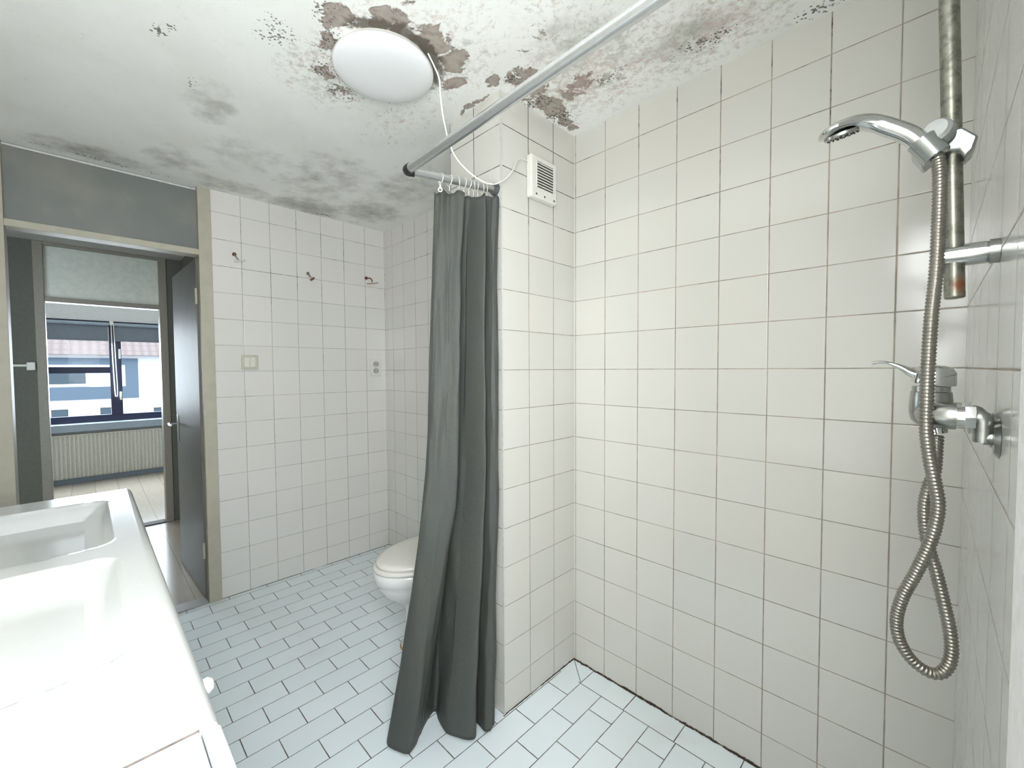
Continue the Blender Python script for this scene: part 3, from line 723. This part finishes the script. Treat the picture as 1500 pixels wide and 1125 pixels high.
hook('broken hook with rusty stem and brass bar beside the far tiled corner', -.103, 2.006, 2)

# ---------------------------------------------------------------- vanity: moulded double washbasin on its cabinet
t = thing('bathroom_vanity', 'white double washbasin vanity with integral rectangular bowls at the lower left', 'vanity unit', (-.40, -1.72, 0))
VX0, VX1, VY0, VY1, VZ = -1.235, .435, -1.980, -1.452, .850
basins = [(-1.075, -.515), (-.385, .165)]
def sd(x, y, a, b, c_, d, r):
    cx, cy, hx, hy = (a+b)/2, (c_+d)/2, (b-a)/2-r, (d-c_)/2-r
    qx, qy = abs(x-cx)-hx, abs(y-cy)-hy
    return math.hypot(max(qx, 0), max(qy, 0))+min(max(qx, qy), 0)-r
def top_h(x, y):
    z = VZ
    for a, b in basins:
        # front corners tight, the near edge bows outwards
        bow = .030*max(0, 1-((y+1.70)/.20)**2)
        d = -sd(x, y, a-bow*.4, b+bow, -1.895, -1.512, .040)
        if d > 0:
            s = min(1, d/.17); z = min(z, VZ-.007*min(1, d/.006)-.115*(s*s*(3-2*s))**.75)
    return z
bm = bmesh.new(); NX, NY = 240, 84; G = []
for i in range(NX+1):
    x = VX0+(VX1-VX0)*i/NX; G.append([bm.verts.new((x, VY0+(VY1-VY0)*j/NY, top_h(x, VY0+(VY1-VY0)*j/NY))) for j in range(NY+1)])
for i in range(NX):
    for j in range(NY): bm.faces.new((G[i][j], G[i+1][j], G[i+1][j+1], G[i][j+1]))
# rounded, outward sloping front lip and square ends
edge = [G[i][NY] for i in range(NX+1)]
for dy, z in ((.008, VZ-.002), (.016, VZ-.010), (.022, VZ-.026), (.022, VZ-.052)):
    nw = [bm.verts.new((v.co.x, VY1+dy, z)) for v in edge]
    for a in range(NX): bm.faces.new((edge[a], edge[a+1], nw[a+1], nw[a]))
    edge = nw
obj('basin_top', bm, M['counter'], t, angle=40)
bm = bmesh.new()
def endcap(x):
    pts = [(VY0, VZ), (VY1, VZ), (VY1+.008, VZ-.002), (VY1+.016, VZ-.010), (VY1+.022, VZ-.026), (VY1+.022, VZ-.052), (VY0, VZ-.052)]
    bm.faces.new([bm.verts.new((x, a, b)) for a, b in pts])
endcap(VX0); endcap(VX1); box(bm, VX0+.002, VX1-.002, VY0, VY1+.018, VZ-.056, VZ-.0521)
obj('basin_end', bm, M['counter'], t, smooth=False)
for a, b in basins:
    bm = bmesh.new(); lathe(bm, ((a+b)/2, -1.70, top_h((a+b)/2, -1.70)-.0002), (0, 0, 1), [(0, .032), (.003, .030), (.003, .016), (.0, .012), (.0, 0)], 24); obj('drain', bm, M['chrome'], t)
obj('cabinet', bx(VX0+.01, VX1-.004, VY0, VY1-.006, .10, VZ-.0565), M['cabinet'], t, smooth=False)
obj('plinth', bx(VX0+.03, VX1-.03, VY0, VY1-.06, 0, .0995), M['grey_paint'], t, smooth=False)
n_d = 4; ww = (VX1-VX0-.014)/n_d
for k in range(n_d):
    x0 = VX0+.010+k*ww+.0015; x1 = x0+ww-.003
    d = obj('door', bx(x0, x1, VY1-.0055, VY1+.012, .105, VZ-.060), M['cabinet'], t, bevel=.0015)
    kx = (x0+x1)/2+.010
    bm = bmesh.new(); lathe(bm, (kx, VY1+.0121, .774 if k == n_d-1 else .700), (0, 1, 0), [(0, .006), (.013, .006), (.018, .013), (.027, .014), (.033, .009), (.033, 0)], 20); obj('knob', bm, M['porcelain'], d)
# mixer taps behind each bowl (back rim)
for a, b in basins:
    cx_ = (a+b)/2
    lab = 'chrome basin mixer tap on the %s bowl of the white vanity' % ('far' if a < -1 else 'near')
    tp = thing('basin_tap', lab, 'tap', (cx_, -1.945, VZ), 'basin taps on the vanity')
    bm = bmesh.new(); cyl(bm, (cx_, -1.940, VZ+.0003), (cx_, -1.940, VZ+.10), .021); obj('tap_body', bm, M['chrome'], tp, bevel=.003)
    bm = bmesh.new(); sweep(bm, catmull([(cx_, -1.935, VZ+.07), (cx_, -1.88, VZ+.085), (cx_, -1.83, VZ+.07)], 6), .011, 14); obj('spout', bm, M['chrome'], tp)
    bm = bmesh.new(); sweep(bm, catmull([(cx_, -1.94, VZ+.104), (cx_, -1.90, VZ+.115), (cx_, -1.86, VZ+.13)], 6), (lambda i, s: (.012, .005)), 12); obj('lever', bm, M['chrome'], tp)
# low side cabinet butted against its near end
t = thing('side_cabinet', 'plain white side cabinet butted against the near end of the washbasin vanity', 'cabinet', (.60, -1.72, 0))
obj('top', bx(VX1+.0036, VX1+.34, VY0, VY1-.004, VZ-.030, VZ-.008), M['cabinet'], t, bevel=.002)
obj('dark_gap_strip', bx(VX1+.0004, VX1+.0034, VY0, VY1-.004, VZ-.034, VZ-.0075), plain('rusty_gap_shade', (.22, .18, .16), .8, var=.25, scale=40), t, smooth=False)  # added strip, rust-toned and painted dark in place of the gap's shade
obj('body', bx(VX1+.010, VX1+.336, VY0, VY1-.010, .0, VZ-.0305), M['cabinet'], t, smooth=False)
d = obj('door', bx(VX1+.006, VX1+.34, VY1-.002, VY1+.020, .10, VZ-.010), M['cabinet'], t, bevel=.0025)
bm = bmesh.new(); lathe(bm, (VX1+.04, VY1+.0201, .62), (0, 1, 0), [(0, .006), (.010, .006), (.014, .013), (.022, .014), (.027, .009), (.027, 0)], 20); obj('knob', bm, M['porcelain'], d)

# ---------------------------------------------------------------- shower slide bar
BY = -.722
t = thing('slide_bar', 'tarnished vertical chrome shower bar, rusty at its lower end, on a wall bracket', 'shower bar', (XS, BY, 1.43))
BT, BB = Vector((1.146, BY, 2.06)), Vector((1.1675, BY, 1.433))
def barx(z): return BB.x+(BT.x-BB.x)*(z-BB.z)/(BT.z-BB.z)
bm = bmesh.new(); cyl(bm, BB, BT, .0103, n=28); obj('bar', bm, M['tarnished_chrome'], t, bevel=.002)
def bracket(z):
    bm = bmesh.new(); lathe(bm, (barx(z)-.014, BY, z), (1, .0, .0), [(0, 0), (0, .0125), (.0012, .0142), (XS-.012-barx(z)+.014, .0145)], 32)
    b = obj('bracket', bm, M['chrome'], t, angle=40)
    bm = bmesh.new(); xx = XS
    lathe(bm, (xx-.0118, BY, z), (1, 0, 0), [(0, .0135), (.0025, .0135), (.0025, .0155), (.0115, .0155), (.0115, 0)], 32); obj('wall_collar', bm, M['chrome_dull'], b, angle=40)
bracket(1.490); bracket(2.02)
# sliding holder
HZ = 1.632
s = thing('handset_holder', 'grey sliding handset holder with round knob clamped on the shower bar', 'shower holder', (barx(HZ), BY-.02, HZ))
def prism(bm, pts, y0, y1):
    a = [bm.verts.new((x, y0, z)) for x, z in pts]; b = [bm.verts.new((x, y1, z)) for x, z in pts]
    bridge(bm, a, b); bm.faces.new(a[::-1]); bm.faces.new(b)
bm = bmesh.new(); prism(bm, [(1.120, 1.637), (1.133, 1.614), (1.150, 1.628), (1.166, 1.624), (1.172, 1.612), (1.180, 1.620), (1.184, 1.636), (1.170, 1.652), (1.145, 1.655), (1.137, 1.652)], BY-.020, BY+.016)
obj('clamp', bm, plain('grey_chromed_plastic', (.34, .36, .34), .22, .75, var=.05), s, bevel=.003, seg=3)
bm = bmesh.new(); cyl(bm, (1.1470, -.7505, 1.6190), (1.1310, -.752, 1.6450), .0150, .0158, 24)
obj('socket', bm, bpy.data.materials['grey_chromed_plastic'], s, bevel=.001)
bm = bmesh.new(); lathe(bm, (1.150, BY-.018, 1.648), (-.35, -1, .25), [(0, .015), (.004, .017), (.016, .0165), (.020, .013), (.021, 0)], 28)
obj('knob', bm, plain('grey_knob_plastic', (.42, .43, .42), .25, .5, var=.05), s, angle=30)
# hand shower
hs = thing('hand_shower', 'curved chrome hand shower head held in the sliding holder', 'hand shower', (1.130, -.752, 1.63))
hp = catmull([(1.145, -.748, 1.622), (1.134, -.750, 1.638), (1.119, -.752, 1.657), (1.100, -.754, 1.673), (1.081, -.756, 1.687), (1.062, -.757, 1.694), (1.044, -.758, 1.694), (1.029, -.758, 1.690), (1.018, -.758, 1.685)], 8)
n = len(hp); HT = -.36
def hr(i, s):
    k = i/(n-1)
    wide = .0115+.0195*max(0, min(1, (k-.45)/.3))**1.2
    thick = .0118-.0035*max(0, min(1, (k-.4)/.4))
    if k > .80: q = (k-.80)/.20; e = math.sqrt(max(0, 1-q*q)); wide *= max(.12, e); thick *= max(.25, e)
    return (wide, thick)
bm = bmesh.new(); sweep(bm, hp, hr, 24, twist=lambda i: HT*max(0, min(1, (i/(n-1)-.3)/.4))); obj('handle', bm, M['chrome'], hs, angle=70)
bm = bmesh.new(); u = Vector((1, 0, .09)).normalized(); nrm = Vector((.09, .34, -1)).normalized(); wv = nrm.cross(u).normalized(); cc = Vector((1.046, -.757, 1.6935))+nrm*.0072
prev = None
for off, r in ((0, 1.0), (.0035, 1.0), (.0048, .9)):
    rr = ring(bm, cc+nrm*off, u, wv, .0225*r, .0225*r, 28)
    if prev: bridge(bm, prev, rr)
    prev = rr
bm.faces.new(prev)
sf = obj('spray_face', bm, M['chrome_dull'], hs)
bm = bmesh.new()
for rr_, k_ in ((.006, 6), (.012, 11), (.018, 16)):
    for k in range(k_):
        a = 2*PI*k/k_; p = cc+nrm*.0048+u*rr_*math.cos(a)+wv*rr_*math.sin(a); cyl(bm, p, p+nrm*.0018, .0011, .0008, 6)
obj('nozzles', bm, M['dark'], sf)
# mixer tap
MZ = 1.279; MY = -.742
mx = thing('shower_mixer', 'chrome single-lever shower mixer tap on the right-hand tiled wall', 'mixer tap', (XS, MY, MZ))
bm = bmesh.new(); CX = 1.1475
sweep(bm, catmull([(1.1705, MY-.045, MZ), (1.163, MY-.0448, MZ), (1.1535, MY-.040, MZ), (CX+.001, MY-.026, MZ), (CX, MY, MZ), (CX+.001, MY+.026, MZ), (1.1535, MY+.040, MZ), (1.163, MY+.0448, MZ), (1.1705, MY+.045, MZ)], 6), .0168, 24)
body = obj('mixer_body', bm, M['chrome_dull'], mx, angle=60)
bm = bmesh.new(); lathe(bm, (CX, MY-.010, MZ-.016), (0, 0, 1), [(0, 0), (0, .014), (.006, .0195), (.016, .0215), (.030, .0215), (.044, .0205), (.045, .0190), (.052, .0188), (.053, 0)], 32); obj('cartridge_collar', bm, M['chrome_dull'], mx, angle=40)
lv = Vector((CX+.0015, MY-.010, MZ+.0385))
bm = bmesh.new(); lathe(bm, lv, (.10, 0, 1), [(0, 0), (0, .0218), (.002, .0225), (.018, .0205), (.0235, .0165), (.0255, .009), (.026, 0)], 32); lever = obj('lever_cap', bm, M['chrome'], mx, angle=40)
lp = catmull([lv+Vector((.004, 0, .0095)), lv+Vector((-.018, -.001, .014)), lv+Vector((-.032, -.002, .023)), lv+Vector((-.046, -.002, .0295)), lv+Vector((-.056, -.003, .0305)), lv+Vector((-.0625, -.003, .029))], 8); nl = len(lp)
bm = bmesh.new(); sweep(bm, lp, lambda i, s: (.0125-.0065*i/nl, max(.0021, .0092-.0110*(i/nl)**.8)), 16); obj('lever_arm', bm, M['chrome'], lever, angle=70)
for yy in (MY-.045, MY+.045):
    bm = bmesh.new(); x0 = 1.170
    cyl(bm, (x0, yy, MZ), (x0+.008, yy, MZ), .0125, n=24); cyl(bm, (x0+.008, yy, MZ), (x0+.017, yy, MZ), .0150, n=6)
    obj('union_nut', bm, M['chrome'], mx, smooth=False)
    bm = bmesh.new(); sweep(bm, catmull([(x0+.0175, yy, MZ), (x0+.022, yy, MZ-.001), (x0+.0235, yy, MZ-.008), (x0+.0235, yy, MZ-.030)], 6), .0092, 16); cyl(bm, (x0+.0235, yy, MZ-.024), (XS-.006, yy, MZ-.024), .0088, n=20)
    obj('elbow', bm, M['chrome_dull'], mx)
    bm = bmesh.new(); lathe(bm, (XS-.006, yy, MZ-.024), (1, 0, 0), [(0, .010), (.001, .019), (.0055, .024), (.0055, 0)], 28); obj('wall_rosette', bm, M['chrome_dull'], mx)
bm = bmesh.new(); cyl(bm, (1.155, MY-.012, MZ-.0265), (1.152, MY-.012, MZ-.012), .0100, .0115, 20); obj('outlet', bm, M['chrome'], mx)
# hose
hose = [(1.146, -.752, 1.621), (1.1485, -.757, 1.608), (1.150, -.765, 1.580), (1.150, -.775, 1.523), (1.149, -.784, 1.461), (1.146, -.790, 1.409), (1.1445, -.794, 1.356), (1.144, -.797, 1.304), (1.1445, -.800, 1.260), (1.148, -.800, 1.226), (1.1530, -.800, 1.196), (1.157, -.799, 1.167), (1.155, -.799, 1.140), (1.149, -.798, 1.109), (1.138, -.796, 1.071), (1.127, -.793, 1.037), (1.121, -.789, 1.002), (1.1235, -.786, .974), (1.134, -.782, .951), (1.148, -.779, .939), (1.161, -.775, .9375), (1.170, -.773, .950), (1.1735, -.770, .971), (1.171, -.767, 1.0), (1.164, -.764, 1.037), (1.157, -.762, 1.070), (1.150, -.760, 1.097), (1.1455, -.759, 1.126), (1.1445, -.758, 1.154), (1.148, -.758, 1.180), (1.153, -.757, 1.202), (1.1545, -.7545, 1.2500)]
hpnts = resample(catmull(hose, 10), .00115)
bm = bmesh.new(); sweep(bm, hpnts, lambda i, s: .0069+.0007*math.cos(2*PI*s/.0046), 12)
hz = obj('shower_hose', bm, M['hose_metal'], origin=hose[0], angle=180)
tag(hz, 'ribbed metal shower hose hanging in a long twisted loop', 'shower hose')
